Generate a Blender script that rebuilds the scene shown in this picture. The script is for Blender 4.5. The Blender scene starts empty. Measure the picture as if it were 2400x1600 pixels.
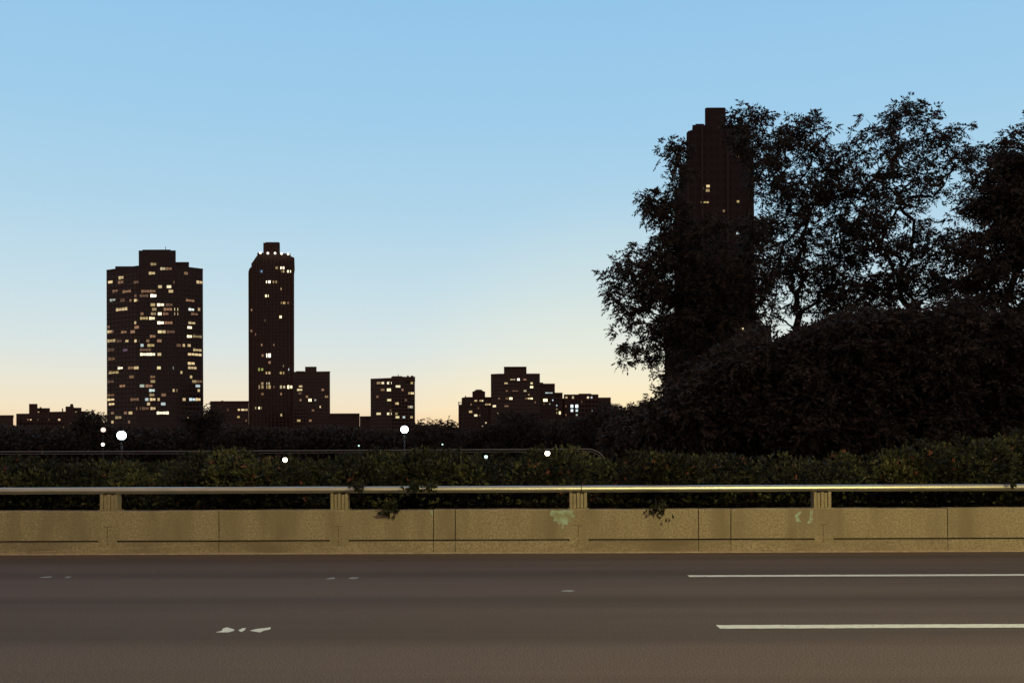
import bpy, bmesh, math, random
import numpy as np
from mathutils import Matrix, Vector
rng = np.random.default_rng(7); random.seed(7)
sc = bpy.context.scene
col = sc.collection

# ------------------------------------------------------------------ camera
F = 2333.0; HZ = 1057.0; H = 1.45; ROLL = -0.0035
cam_d = bpy.data.cameras.new('camera'); cam = bpy.data.objects.new('camera', cam_d); col.objects.link(cam)
cam_d.sensor_width = 36; cam_d.lens = F/2400*36; cam_d.shift_y = (HZ-800)/2400
cam_d.clip_start = .1; cam_d.clip_end = 6000
cam.matrix_world = Matrix.Translation((0, 0, H)) @ Matrix.Rotation(math.radians(90), 4, 'X') @ Matrix.Rotation(ROLL, 4, 'Z')
sc.camera = cam

def P(px, py, Y):
    """a point of the photograph at the distance Y"""
    u, v = px-1200, HZ-py
    x = u*math.cos(ROLL)-v*math.sin(ROLL); z = u*math.sin(ROLL)+v*math.cos(ROLL)
    return Vector((x/F*Y, Y, H+z/F*Y))

# ------------------------------------------------------------------ world, sun
SUNAZ = math.radians(7)      # sunset a little right of the view axis (+Y)
w = bpy.data.worlds.new('World'); sc.world = w; w.use_nodes = True
nt = w.node_tree; N = nt.nodes; Lk = nt.links
for n in list(N): N.remove(n)
out = N.new('ShaderNodeOutputWorld'); bg = N.new('ShaderNodeBackground'); Lk.new(bg.outputs[0], out.inputs[0])
bg.inputs['Strength'].default_value = 0.1
sky = N.new('ShaderNodeTexSky'); sky.sky_type = 'NISHITA'; sky.sun_disc = False
sky.sun_elevation = math.radians(-1.5); sky.sun_rotation = SUNAZ; sky.air_density = 1.0; sky.dust_density = .5; sky.ozone_density = 2
tc = N.new('ShaderNodeTexCoord'); sep = N.new('ShaderNodeSeparateXYZ'); Lk.new(tc.outputs['Generated'], sep.inputs[0])
ramp = N.new('ShaderNodeValToRGB'); Lk.new(sep.outputs['Z'], ramp.inputs[0])
def srgb(r, g, b):
    return tuple(((c/255)/12.92 if c/255 <= .04045 else ((c/255+.055)/1.055)**2.4) for c in (r, g, b))+(1,)
stops = [(0.0, (246, 196, 150)), (.025, (248, 215, 174)), (.042, (247, 230, 198)), (.065, (238, 232, 213)), (.10, (220, 231, 229)),
         (.16, (199, 224, 235)), (.23, (178, 215, 236)), (.32, (160, 206, 237)), (.42, (149, 199, 236)), (.6, (125, 175, 220)), (1.0, (80, 125, 180))]
cr = ramp.color_ramp
while len(cr.elements) < len(stops): cr.elements.new(.5)
for e, (p, c) in zip(cr.elements, stops): e.position = p; e.color = srgb(*c)
# away from the sunset the sky turns warm brown, raised to brighten the silhouettes
dot = N.new('ShaderNodeVectorMath'); dot.operation = 'DOT_PRODUCT'; Lk.new(tc.outputs['Generated'], dot.inputs[0])
dot.inputs[1].default_value = (math.sin(SUNAZ), math.cos(SUNAZ), 0)
mr = N.new('ShaderNodeMapRange'); mr.interpolation_type = 'SMOOTHSTEP'; Lk.new(dot.outputs['Value'], mr.inputs[0])
mr.inputs[1].default_value = .0; mr.inputs[2].default_value = .8; mr.inputs[3].default_value = 0; mr.inputs[4].default_value = 1
mixa = N.new('ShaderNodeMix'); mixa.data_type = 'RGBA'; Lk.new(mr.outputs[0], mixa.inputs[0])
mixa.inputs[6].default_value = (.29, .205, .185, 1); Lk.new(ramp.outputs[0], mixa.inputs[7])
sc10 = N.new('ShaderNodeVectorMath'); sc10.operation = 'SCALE'; sc10.inputs['Scale'].default_value = 9.7; Lk.new(mixa.outputs[2], sc10.inputs[0])
# warmer, brighter patch where the sun went down
gl = N.new('ShaderNodeVectorMath'); gl.operation = 'DOT_PRODUCT'; Lk.new(tc.outputs['Generated'], gl.inputs[0]); gl.inputs[1].default_value = (math.sin(SUNAZ)*.999, math.cos(SUNAZ)*.999, .02)
gm = N.new('ShaderNodeMapRange'); gm.interpolation_type = 'SMOOTHSTEP'; Lk.new(gl.outputs['Value'], gm.inputs[0])
gm.inputs[1].default_value = .965; gm.inputs[2].default_value = 1.0; gm.inputs[3].default_value = 0; gm.inputs[4].default_value = 1
gc = N.new('ShaderNodeVectorMath'); gc.operation = 'SCALE'; gc.inputs[0].default_value = (1.0, .45, -.5); Lk.new(gm.outputs[0], gc.inputs['Scale'])
ga = N.new('ShaderNodeVectorMath'); ga.operation = 'ADD'; Lk.new(sc10.outputs[0], ga.inputs[0]); Lk.new(gc.outputs[0], ga.inputs[1])
mixs = N.new('ShaderNodeVectorMath'); mixs.operation = 'ADD'
sk = N.new('ShaderNodeVectorMath'); sk.operation = 'SCALE'; sk.inputs['Scale'].default_value = .15; Lk.new(sky.outputs[0], sk.inputs[0])
Lk.new(ga.outputs[0], mixs.inputs[0]); Lk.new(sk.outputs[0], mixs.inputs[1]); Lk.new(mixs.outputs[0], bg.inputs['Color'])

sl = bpy.data.lights.new('sun', 'SUN'); sl.energy = .04; sl.angle = math.radians(10); sl.color = (1, .6, .35)
so = bpy.data.objects.new('sun', sl); col.objects.link(so)
so.rotation_euler = (math.radians(-88.5), 0, -SUNAZ)   # lamp on the horizon behind the skyline, shining toward the camera
sc.view_settings.view_transform = 'Standard'; sc.view_settings.look = 'None'
sc.view_settings.exposure = 0; sc.view_settings.gamma = 1
try:
    sc.cycles.max_bounces = 5; sc.cycles.sample_clamp_indirect = 3
except Exception: pass

# ------------------------------------------------------------------ helpers
def tag(o, label=None, cat=None, group=None, kind=None):
    if label: o['label'] = label
    if cat: o['category'] = cat
    if group: o['group'] = group
    if kind: o['kind'] = kind
    return o
def empty(name, loc, label, cat, group=None):
    o = bpy.data.objects.new(name, None); col.objects.link(o); o.location = loc; o.empty_display_size = .3
    return tag(o, label, cat, group)
def link(name, me, mats, parent=None):
    o = bpy.data.objects.new(name, me); col.objects.link(o)
    if parent is not None:
        o.parent = parent
        base = parent.location if parent.parent is None else parent.parent.location
        if parent.parent is None:
            me.transform(Matrix.Translation(-base))
        else:
            me.transform(Matrix.Translation(-base))
    for m in (mats if isinstance(mats, (list, tuple)) else [mats]): me.materials.append(m)
    return o
class MB:
    """collects shapes in world coordinates"""
    def __init__(s): s.v = []; s.f = []; s.mi = []; s.sm = []
    def add(s, vs, fs, mi=0, sm=False):
        b = len(s.v); s.v += [tuple(v) for v in vs]
        for f in fs: s.f.append(tuple(b+i for i in f)); s.mi.append(mi); s.sm.append(sm)
    def box(s, x0, x1, y0, y1, z0, z1, mi=0):
        s.add([(x0,y0,z0),(x1,y0,z0),(x1,y1,z0),(x0,y1,z0),(x0,y0,z1),(x1,y0,z1),(x1,y1,z1),(x0,y1,z1)],
              [(0,3,2,1),(4,5,6,7),(0,1,5,4),(1,2,6,5),(2,3,7,6),(3,0,4,7)], mi)
    def prism(s, plan, z0, z1, mi=0):
        n = len(plan); vs = [(x,y,z0) for x,y in plan]+[(x,y,z1) for x,y in plan]
        s.add(vs, [tuple(range(n))[::-1], tuple(range(n, 2*n))]+[(i,(i+1)%n,n+(i+1)%n,n+i) for i in range(n)], mi)
    def outline(s, xz, y0, y1, mi=0, sx=0.0):
        n = len(xz); vs = [(x,y0,z) for x,z in xz]+[(x+sx,y1,z) for x,z in xz]
        s.add(vs, [tuple(range(n)), tuple(range(n, 2*n))[::-1]]+[(i,n+i,n+(i+1)%n,(i+1)%n) for i in range(n)], mi)
    def tube(s, pts, rad, n=8, mi=0, cap=True, sm=True):
        pts = [Vector(p) for p in pts]; rs = rad if isinstance(rad, (list, tuple)) else [rad]*len(pts)
        vs = []
        for i, p in enumerate(pts):
            t = (pts[min(i+1, len(pts)-1)]-pts[max(i-1, 0)]).normalized()
            a = t.orthogonal().normalized() if i == 0 else (a-t*a.dot(t)).normalized()
            b = t.cross(a)
            for k in range(n):
                th = 2*math.pi*k/n; vs.append(p+(a*math.cos(th)+b*math.sin(th))*rs[i])
        fs = [(i*n+k, i*n+(k+1)%n, (i+1)*n+(k+1)%n, (i+1)*n+k) for i in range(len(pts)-1) for k in range(n)]
        s.add(vs, fs, mi, sm)
        if cap: s.add(vs[:n], [tuple(range(n))[::-1]], mi); s.add(vs[-n:], [tuple(range(n))], mi)
    def ball(s, c, r, n=14, m=10, mi=0, sz=1.0):
        vs = []; c = Vector(c)
        for j in range(m+1):
            ph = math.pi*j/m
            for k in range(n):
                th = 2*math.pi*k/n
                vs.append(c+Vector((r*math.sin(ph)*math.cos(th), r*math.sin(ph)*math.sin(th), r*sz*math.cos(ph))))
        s.add(vs, [(j*n+k, (j+1)*n+k, (j+1)*n+(k+1)%n, j*n+(k+1)%n) for j in range(m) for k in range(n)], mi, True)
    def build(s, name, mats, parent=None, bevel=0):
        me = bpy.data.meshes.new(name); me.from_pydata(s.v, [], s.f)
        me.polygons.foreach_set('material_index', s.mi); me.polygons.foreach_set('use_smooth', s.sm)
        bm = bmesh.new(); bm.from_mesh(me); bmesh.ops.recalc_face_normals(bm, faces=bm.faces); bm.to_mesh(me); bm.free()
        me.update()
        o = link(name, me, mats, parent)
        if bevel:
            b = o.modifiers.new('bevel', 'BEVEL'); b.width = bevel; b.segments = 2; b.limit_method = 'ANGLE'
        return o

# ------------------------------------------------------------------ materials
def mat(name, colr, rough=.8, metal=0.0, emit=None, es=0.0, spec=.3):
    m = bpy.data.materials.new(name); m.use_nodes = True
    b = m.node_tree.nodes['Principled BSDF']
    b.inputs['Base Color'].default_value = tuple(colr)+(1,); b.inputs['Roughness'].default_value = rough
    b.inputs['Metallic'].default_value = metal; b.inputs['Specular IOR Level'].default_value = spec
    if emit: b.inputs['Emission Color'].default_value = tuple(emit)+(1,); b.inputs['Emission Strength'].default_value = es
    return m
def noisy(name, c1, c2, scale, rough=.85, bump=0.0, bscale=None, stretch=(1,1,1), metal=0.0, detail=6, c3=None, s3=1.0, lo=.3, hi=.7, spec=.3, st3=(1,1,1)):
    m = mat(name, c1, rough, metal, spec=spec); t = m.node_tree; n = t.nodes; l = t.links; b = n['Principled BSDF']
    tc = n.new('ShaderNodeTexCoord'); mp = n.new('ShaderNodeMapping'); mp.inputs['Scale'].default_value = stretch
    l.new(tc.outputs['Object'], mp.inputs[0])
    nz = n.new('ShaderNodeTexNoise'); nz.inputs['Scale'].default_value = scale; nz.inputs['Detail'].default_value = detail
    nz.inputs['Roughness'].default_value = .65; l.new(mp.outputs[0], nz.inputs['Vector'])
    r = n.new('ShaderNodeValToRGB'); r.color_ramp.elements[0].position = lo; r.color_ramp.elements[1].position = hi
    r.color_ramp.elements[0].color = tuple(c1)+(1,); r.color_ramp.elements[1].color = tuple(c2)+(1,)
    l.new(nz.outputs[0], r.inputs[0]); cout = r.outputs[0]
    if c3:
        mp3 = n.new('ShaderNodeMapping'); mp3.inputs['Scale'].default_value = st3; l.new(tc.outputs['Object'], mp3.inputs[0])
        n3 = n.new('ShaderNodeTexNoise'); n3.inputs['Scale'].default_value = s3; n3.inputs['Detail'].default_value = 5
        l.new(mp3.outputs[0], n3.inputs['Vector'])
        r3 = n.new('ShaderNodeValToRGB'); r3.color_ramp.elements[0].position = .42; r3.color_ramp.elements[1].position = .68
        l.new(n3.outputs[0], r3.inputs[0])
        mx = n.new('ShaderNodeMix'); mx.data_type = 'RGBA'; l.new(r3.outputs[0], mx.inputs[0]); l.new(cout, mx.inputs[6])
        mx.inputs[7].default_value = tuple(c3)+(1,); cout = mx.outputs[2]
    l.new(cout, b.inputs['Base Color'])
    if bump:
        nb = n.new('ShaderNodeTexNoise'); nb.inputs['Scale'].default_value = bscale or scale*2; nb.inputs['Detail'].default_value = 4
        l.new(tc.outputs['Object'], nb.inputs['Vector'])
        bp = n.new('ShaderNodeBump'); bp.inputs['Strength'].default_value = bump; bp.inputs['Distance'].default_value = .02
        l.new(nb.outputs[0], bp.inputs['Height']); l.new(bp.outputs[0], b.inputs['Normal'])
    return m
def leafmat(name, cols, rough=.6, transl=.25):
    m = mat(name, cols[0], rough); t = m.node_tree; n = t.nodes; l = t.links; b = n['Principled BSDF']
    at = n.new('ShaderNodeAttribute'); at.attribute_name = 'tint'
    r = n.new('ShaderNodeValToRGB'); r.color_ramp.interpolation = 'LINEAR'
    while len(r.color_ramp.elements) < len(cols): r.color_ramp.elements.new(.5)
    for i, (e, c) in enumerate(zip(r.color_ramp.elements, cols)): e.position = i/(len(cols)-1); e.color = tuple(c)+(1,)
    l.new(at.outputs['Fac'], r.inputs[0]); l.new(r.outputs[0], b.inputs['Base Color'])
    tr = n.new('ShaderNodeBsdfTranslucent'); l.new(r.outputs[0], tr.inputs[0])
    mx = n.new('ShaderNodeMixShader'); mx.inputs[0].default_value = transl
    l.new(b.outputs[0], mx.inputs[1]); l.new(tr.outputs[0], mx.inputs[2])
    l.new(mx.outputs[0], n['Material Output'].inputs[0])
    return m

M_asphalt = noisy('asphalt', (.09,.073,.067), (.25,.205,.19), 80, .85, .6, 150, lo=.4, hi=.62, c3=(.105,.086,.078), s3=.8, st3=(.04,1,1), spec=.1)
M_shoulder = noisy('shoulder_asphalt', (.045,.04,.04), (.085,.075,.072), 60, .85, .5, 90, spec=.3)
M_ground = noisy('dark_soil_and_grass', (.02,.024,.012), (.045,.05,.022), 3, 1, .4, 8, spec=0)
M_paint = noisy('worn_white_road_paint', (.38,.40,.37), (.80,.86,.82), 16, .6, .2, 60, stretch=(1,3,1), lo=.33, hi=.46)
M_paint_faint = noisy('faded_white_road_paint', (.22,.25,.26), (.5,.55,.57), 30, .7)
M_conc = noisy('stained_concrete', (.24,.205,.14), (.45,.395,.285), 34, .9, .6, 50, lo=.36, hi=.64, c3=(.25,.215,.15), s3=1.3, st3=(2.2,1,.5))
M_conc_low = noisy('plinth_concrete', (.24,.205,.145), (.46,.40,.295), 34, .9, .6, 50, lo=.36, hi=.64, c3=(.21,.175,.125), s3=1.4, st3=(.5,1,1))
M_post = noisy('post_metal', (.25,.22,.15), (.4,.35,.24), 25, .6, .3, metal=.2)
M_rail = noisy('brushed_aluminium_rail', (.62,.64,.52), (.8,.82,.68), 9, .42, .04, 40, stretch=(.3,1,1), metal=1)
M_railfar = mat('far_rail_aluminium', (.3,.29,.26), .5, .5)
M_dark = mat('joint_shadow_gap', (.03,.028,.025), .95)
M_graf = noisy('faded_pale_paint', (.42,.60,.52), (.30,.31,.21), 7, .9, .3, lo=.42, hi=.6)
M_brick = noisy('dark_brick', (.075,.045,.04), (.11,.065,.055), .4, .9)
M_brick2 = noisy('brown_brick', (.085,.06,.05), (.12,.085,.07), .4, .9)
M_concb = noisy('dark_facade_concrete', (.06,.048,.048), (.09,.075,.072), .3, .9)
M_slab = mat('floor_slab_edge', (.13,.10,.09), .85)
M_glass = mat('dark_window_glass', (.02,.02,.022), .15, spec=.5)
M_roof = mat('roof_plant_metal', (.06,.05,.05), .7)
M_bark = noisy('dark_bark', (.025,.02,.016), (.045,.036,.028), 8, .95, .6, 20)
M_leaf = leafmat('tree_leaves', [(.045,.038,.028), (.07,.056,.04), (.095,.076,.054)], .6, .2)
M_leaf2 = leafmat('wood_leaves', [(.045,.036,.027), (.065,.052,.038), (.085,.068,.05)], .7, .15)
M_hedge = leafmat('hedge_leaves', [(.015,.015,.010), (.024,.026,.014), (.042,.044,.02), (.14,.145,.058)], .5, .25)  # brightest stop paints leaf-tip highlights into the leaf colour
M_red = leafmat('red_hedge_leaves', [(.15,.055,.04), (.2,.07,.05), (.26,.10,.075)], .6, .2)
M_pole = mat('lamp_pole_metal', (.04,.04,.038), .6, .2)

WIN = {k: mat('lit_window_'+n, (.3,.3,.3), .5, emit=c, es=s) for k, n, c, s in (
    ('W', 'bright_cream', (1,.86,.56), 2.6), ('w', 'cream', (1,.85,.54), 1.0), ('y', 'yellow', (1,.74,.36), .55),
    ('o', 'amber_dim', (1,.52,.25), .17), ('b', 'cool_white', (.72,.9,.9), .6), ('B', 'bright_cool', (.8,.97,1), 1.6),
    ('u', 'blue', (.25,.55,1), .9), ('g', 'green', (.6,.75,.2), .55), ('p', 'mauve', (.5,.25,.5), .16))}

# ------------------------------------------------------------------ setting: ground and road
YB = 14.18            # face of the concrete barrier
m = MB(); m.add([(-3000,-1500,-.012),(3000,-1500,-.012),(3000,4500,-.012),(-3000,4500,-.012)], [(0,1,2,3)]); m.build('ground', M_ground)['kind'] = 'structure'
m = MB(); m.add([(-260,-9,0),(260,-9,0),(260,YB+.05,0),(-260,YB+.05,0)], [(0,1,2,3)])
tag(m.build('road', M_asphalt), 'dark asphalt carriageway in front of the concrete barrier', 'road', kind='structure')

def gp(px, py):
    v = (HZ-py)*math.cos(ROLL)+(px-1200)*math.sin(ROLL); Y = -H*F/v
    p = P(px, py, Y); return (p.x, p.y)
def strip(name, x0, x1, y, wdt, label, seed):
    r = random.Random(seed); m = MB(); n = 60; up = []; dn = []
    for i in range(n+1):
        x = x0+(x1-x0)*i/n
        up.append((x, y+wdt/2+r.uniform(-.006,.006), .004)); dn.append((x, y-wdt/2+r.uniform(-.006,.006), .004))
    m.add(dn+up, [(i, i+1, n+2+i, n+1+i) for i in range(n)])
    return tag(m.build(name, M_paint), label, 'road marking', 'white lane dashes', 'structure')
a = gp(1615, 1351); b = gp(2394, 1346)
strip('lane_marking', a[0], a[0]+3.9, (a[1]+b[1])/2, .15, 'thin white lane dash farther from camera, nearer the concrete barrier', 1)
c = gp(1684, 1470)
strip('lane_marking', c[0], c[0]+3.9, c[1]+.02, .165, 'thick white lane dash nearest the camera at lower right', 2)

def patch(name, pts, label, m_=M_paint, z=.004):
    q = [gp(*p) for p in pts]; m = MB(); m.add([(x, y, z) for x, y in q], [tuple(range(len(q)))])
    return tag(m.build(name, m_), label, 'paint patch', 'worn paint remnants on the asphalt', 'structure')
patch('worn_paint_patch', [(505,1482),(520,1478),(522,1473),(532,1470),(549,1475),(549,1478),(536,1482)], 'jagged white paint remnant left of the pair on the near lane line')
patch('worn_paint_patch', [(558,1477),(569,1472),(577,1472),(572,1478),(565,1481)], 'smallest white paint fleck between two larger remnants')
patch('worn_paint_patch', [(585,1478),(600,1474),(635,1470),(633,1475),(618,1478),(610,1482),(602,1481)], 'wing shaped white paint remnant right of the small fleck')
patch('worn_paint_patch', [(762,1357),(772,1354),(783,1353),(786,1356),(774,1357)], 'faint pale smear on the far lane line, left one of two', M_paint_faint)
patch('worn_paint_patch', [(815,1355),(826,1353),(843,1353),(834,1356),(822,1356.5)], 'faint pale smear on the far lane line, right one of two', M_paint_faint)
patch('worn_paint_patch', [(90,1354),(105,1351),(124,1350.5),(118,1353)], 'very faint pale smear on the road at far left', M_paint_faint)
patch('worn_paint_patch', [(150,1353),(160,1351),(168,1351),(160,1354)], 'tiny faint pale smear beside the long one at far left', M_paint_faint)
patch('worn_paint_patch', [(1313,1385),(1325,1383),(1336,1382.5),(1349,1384.5),(1336,1387),(1322,1386)], 'small pale paint scrap in the middle of the far lane', M_paint_faint)

# ------------------------------------------------------------------ concrete barrier with rail
GZ = P(1200, 1265, YB).z; TZ = .617
wall = empty('concrete_barrier', (0, YB, 0), 'long low weathered concrete barrier topped by a metal rail at the road edge', 'barrier')
XL, XR = -60, 60
posts = [P(px, 1190, YB).x for px in (252, 794, 1356, 1930)]
step = (posts[3]-posts[0])/3
allposts = [posts[0]-step*k for k in (2, 1)]+posts+[posts[3]+step*k for k in (1, 2)]
r_ = random.Random(4)
def wavy(x0, x1, zf, yf0, yf1, z0, m, n):
    vs = []; fs = []
    for i in range(n+1):
        x = x0+(x1-x0)*i/n; z = zf(x)
        vs += [(x, yf0, z0), (x, yf0, z-.012), (x, yf0+.012, z), (x, yf1, z), (x, yf1, z0)]
    for i in range(n):
        b0 = i*5
        for k in range(4): fs.append((b0+k, b0+k+1, b0+6+k, b0+5+k))
    fs += [(0,1,2,3,4), tuple(n*5+k for k in range(5))]
    m.add(vs, fs)
# panels split by the narrow vertical joints the photo shows
jx = [P(px, 1230, YB).x for px in (513, 1016, 1067, 1637, 1713, 2221)]
edges = [XL, -26, -17, -11.5]+jx+[11.5, 17, 26, XR]
for i in range(len(edges)-1):
    m = MB(); x0, x1 = edges[i]+.006, edges[i+1]-.006; s = r_.uniform(0, 9)
    wavy(x0, x1, lambda x: TZ+.004*math.sin(x*1.7+s)+.002*math.sin(x*9+s), YB+.0, YB+.26, GZ+.012, m, max(4, int((x1-x0)*6)))
    m.build('wall_panel', M_conc, wall)
m = MB(); m.box(XL, XR, YB+.03, YB+.24, 0.0, TZ-.03); m.build('core', M_dark, wall)
m = MB()
for i in range(len(edges)-1):
    x0, x1 = edges[i]+(.004 if i else 0), edges[i+1]-.004
    m.add([(x0,YB-.006,.0),(x1,YB-.006,.0),(x1,YB-.006,GZ-.02),(x0,YB-.006,GZ-.02),(x1,YB+.028,GZ-.008),(x0,YB+.028,GZ-.008)], [(0,1,2,3),(3,2,4,5)])
m.build('plinth', M_conc_low, wall)
m = MB(); m.add([(XL,YB-.06,.002),(XR,YB-.06,.002),(XR,YB-.05,.016),(XL,YB-.05,.016),(XR,YB-.008,.02),(XL,YB-.008,.02)], [(0,1,2,3),(3,2,4,5)])
m.build('base_lip', noisy('gritty_lip', (.3,.24,.19), (.5,.42,.33), 12, .9), wall)
for x in allposts:
    m = MB(); hw = .135; m.box(x-hw, x+hw, YB-.009, YB+.02, GZ-.07, GZ+.03); m.build('pilaster', M_conc, wall, .003)
    m = MB(); m.box(x-.006, x+.006, YB-.0115, YB-.008, GZ-.06, GZ+.02)
    m.box(x-.012, x+.004, YB-.0025, YB+.004, GZ+.04, GZ+.2); m.box(x-.05, x+.06, YB-.0025, YB+.004, GZ+.2, GZ+.212)
    m.build('drain_stain', noisy('rust_stain', (.12,.07,.045), (.3,.25,.19), 30, .95), wall)
def mark(name, pts, mm, pr):
    m = MB(); vs = [P(a, b, YB) for a, b in pts]; m.add([(v.x, YB-pr, v.z) for v in vs], [tuple(range(len(vs)))]); return m.build(name, mm, wall)
M_dirt = noisy('dark_dirt', (.05,.035,.025), (.16,.12,.09), 20, .95)
mark('dirt_streak', [(1778,1290),(1788,1288.5),(1810,1289),(1814,1291),(1796,1292.5),(1782,1291.5)], M_dirt, .0085)
mark('dirt_streak', [(1838,1291),(1850,1289.5),(1868,1290),(1862,1292),(1846,1292.5)], M_dirt, .0085)
M_scr = noisy('pale_scrape', (.3,.25,.18), (.55,.45,.36), 30, .9)
for q in range(7):
    a0, a1 = q*70+4, q*70+70-r_.uniform(4, 16); f = lambda x: 1296-.0415*x
    mark('pale_scrape', [(a0, f(a0)+.7), (a1, f(a1)+.7), (a1, f(a1)-.7), (a0, f(a0)-.7)], M_scr, .0085)
def blob(cx, cy, pts, name='pale_paint_patch'):
    m = MB(); vs = [P(cx+a, cy+b, YB) for a, b in pts]
    m.add([(v.x, YB-.004, v.z) for v in vs], [tuple(range(len(vs)))]); return m.build(name, M_graf, wall)
blob(1318, 1212, [(-26,-17),(-8,-15),(4,-18),(26,-16),(23,-10),(30,-3),(21,1),(24,8),(15,9),(11,17),(4,16),(2,28),(-3,24),(-2,14),(-9,17),(-12,9),(-21,8),(-19,-1),(-30,-5)])
blob(1880, 1210, [(-18,-2),(-4,-14),(-2,-10),(-10,0),(-5,8),(0,13),(-14,12)])
blob(1897, 1210, [(2,-16),(8,-14),(8,8),(0,16),(-6,15),(0,6)])
blob(1012, 1201, [(-4,-6),(3,-6),(3,5),(-2,3)])

rail = empty('guard_rail', (0, YB+.1, TZ), 'round aluminium hand rail on ribbed posts along the top of the concrete barrier', 'railing')
RZ = .905; RR = .05
m = MB(); xs = [XL, -12]+[posts[0]+step*k+.03 for k in range(-1, 5)]+[14, XR]
joint = posts[2]+.045
m.tube([(XL, YB+.11, RZ-.01), (joint-.006, YB+.11, RZ)], RR, 24); m.build('rail_tube', M_rail, rail)
m = MB(); m.tube([(joint+.006, YB+.11, RZ), (XR, YB+.11, RZ+.01)], RR, 24); m.build('rail_tube', M_rail, rail)
m = MB(); m.tube([(joint-.1, YB+.11, RZ), (joint+.1, YB+.11, RZ)], RR*.85, 16); m.build('rail_sleeve', M_dark, rail)
for x in allposts:
    p0 = MB(); w5 = .255/5
    for k in range(5):
        xx = x-.1275+w5*k; hgt = (RZ-.052) if k % 2 == 0 else (RZ-.064)
        p0.box(xx+.003, xx+w5-.004, YB+.035+(0 if k % 2 == 0 else .012), YB+.2, TZ+.014, hgt)
    p0.build('post', M_post, rail, .004)
    m = MB(); m.box(x-.15, x+.15, YB+.015, YB+.22, TZ-.002, TZ+.0135); m.build('base_plate', M_post, rail)
    m = MB(); m.box(x-.09, x+.09, YB+.07, YB+.15, RZ-.066, RZ-.035); m.build('rail_bracket', M_dark, rail)

# ------------------------------------------------------------------ foliage machinery
def unit(a): return a/np.maximum(np.linalg.norm(a, axis=1, keepdims=True), 1e-9)
def leaf_mesh(name, base, d, L, W, mats, parent=None, tint=None, mi=None):
    n = len(base); d = unit(d); r = rng.normal(size=(n, 3)); s = unit(np.cross(d, r)); nrm = np.cross(s, d)
    L = np.broadcast_to(np.asarray(L, float), (n,))[:, None]; W = np.broadcast_to(np.asarray(W, float), (n,))[:, None]
    mid = base+d*L*.42-nrm*L*.05
    v = np.stack([base, mid+s*W*.5, base+d*L, mid-s*W*.5], 1).reshape(-1, 3)
    me = bpy.data.meshes.new(name); me.vertices.add(4*n); me.vertices.foreach_set('co', v.ravel().astype(np.float32))
    me.loops.add(4*n); me.loops.foreach_set('vertex_index', np.arange(4*n, dtype=np.int32))
    me.polygons.add(n); me.polygons.foreach_set('loop_start', np.arange(0, 4*n, 4, dtype=np.int32))
    if mi is not None: me.polygons.foreach_set('material_index', mi.astype(np.int32))
    at = me.attributes.new('tint', 'FLOAT', 'FACE')
    t = rng.random(n) if tint is None else np.clip(tint, 0, 1)
    at.data.foreach_set('value', t.astype(np.float32)); me.update(calc_edges=True)
    return link(name, me, mats, parent)
def compound(pos, d, L, n=9, ll=.15, lw=.05, droop=.35):
    """pinnate leaves: leaflets in pairs along a drooping midrib"""
    d = unit(d); side = unit(np.cross(d, np.array([0, 0, 1.])+rng.normal(size=d.shape)*.5)); B = []; D = []; S = []
    k2 = n//2
    for k in range(n):
        t = (k//2+1)/(k2+1) if k < n-1 else 1.0; sg = 0 if k == n-1 else (1 if k % 2 else -1)
        b = pos+d*(L*t)[:, None]; b[:, 2] -= droop*L*t*t
        dd = d*.6+side*sg*.9+rng.normal(size=d.shape)*.22; dd[:, 2] -= .35
        B.append(b); D.append(dd); S.append(np.full(len(pos), ll)*rng.uniform(.7, 1.2, len(pos)))
    B = np.concatenate(B); D = np.concatenate(D); S = np.concatenate(S)
    return B, D, S, S*lw/ll

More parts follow.
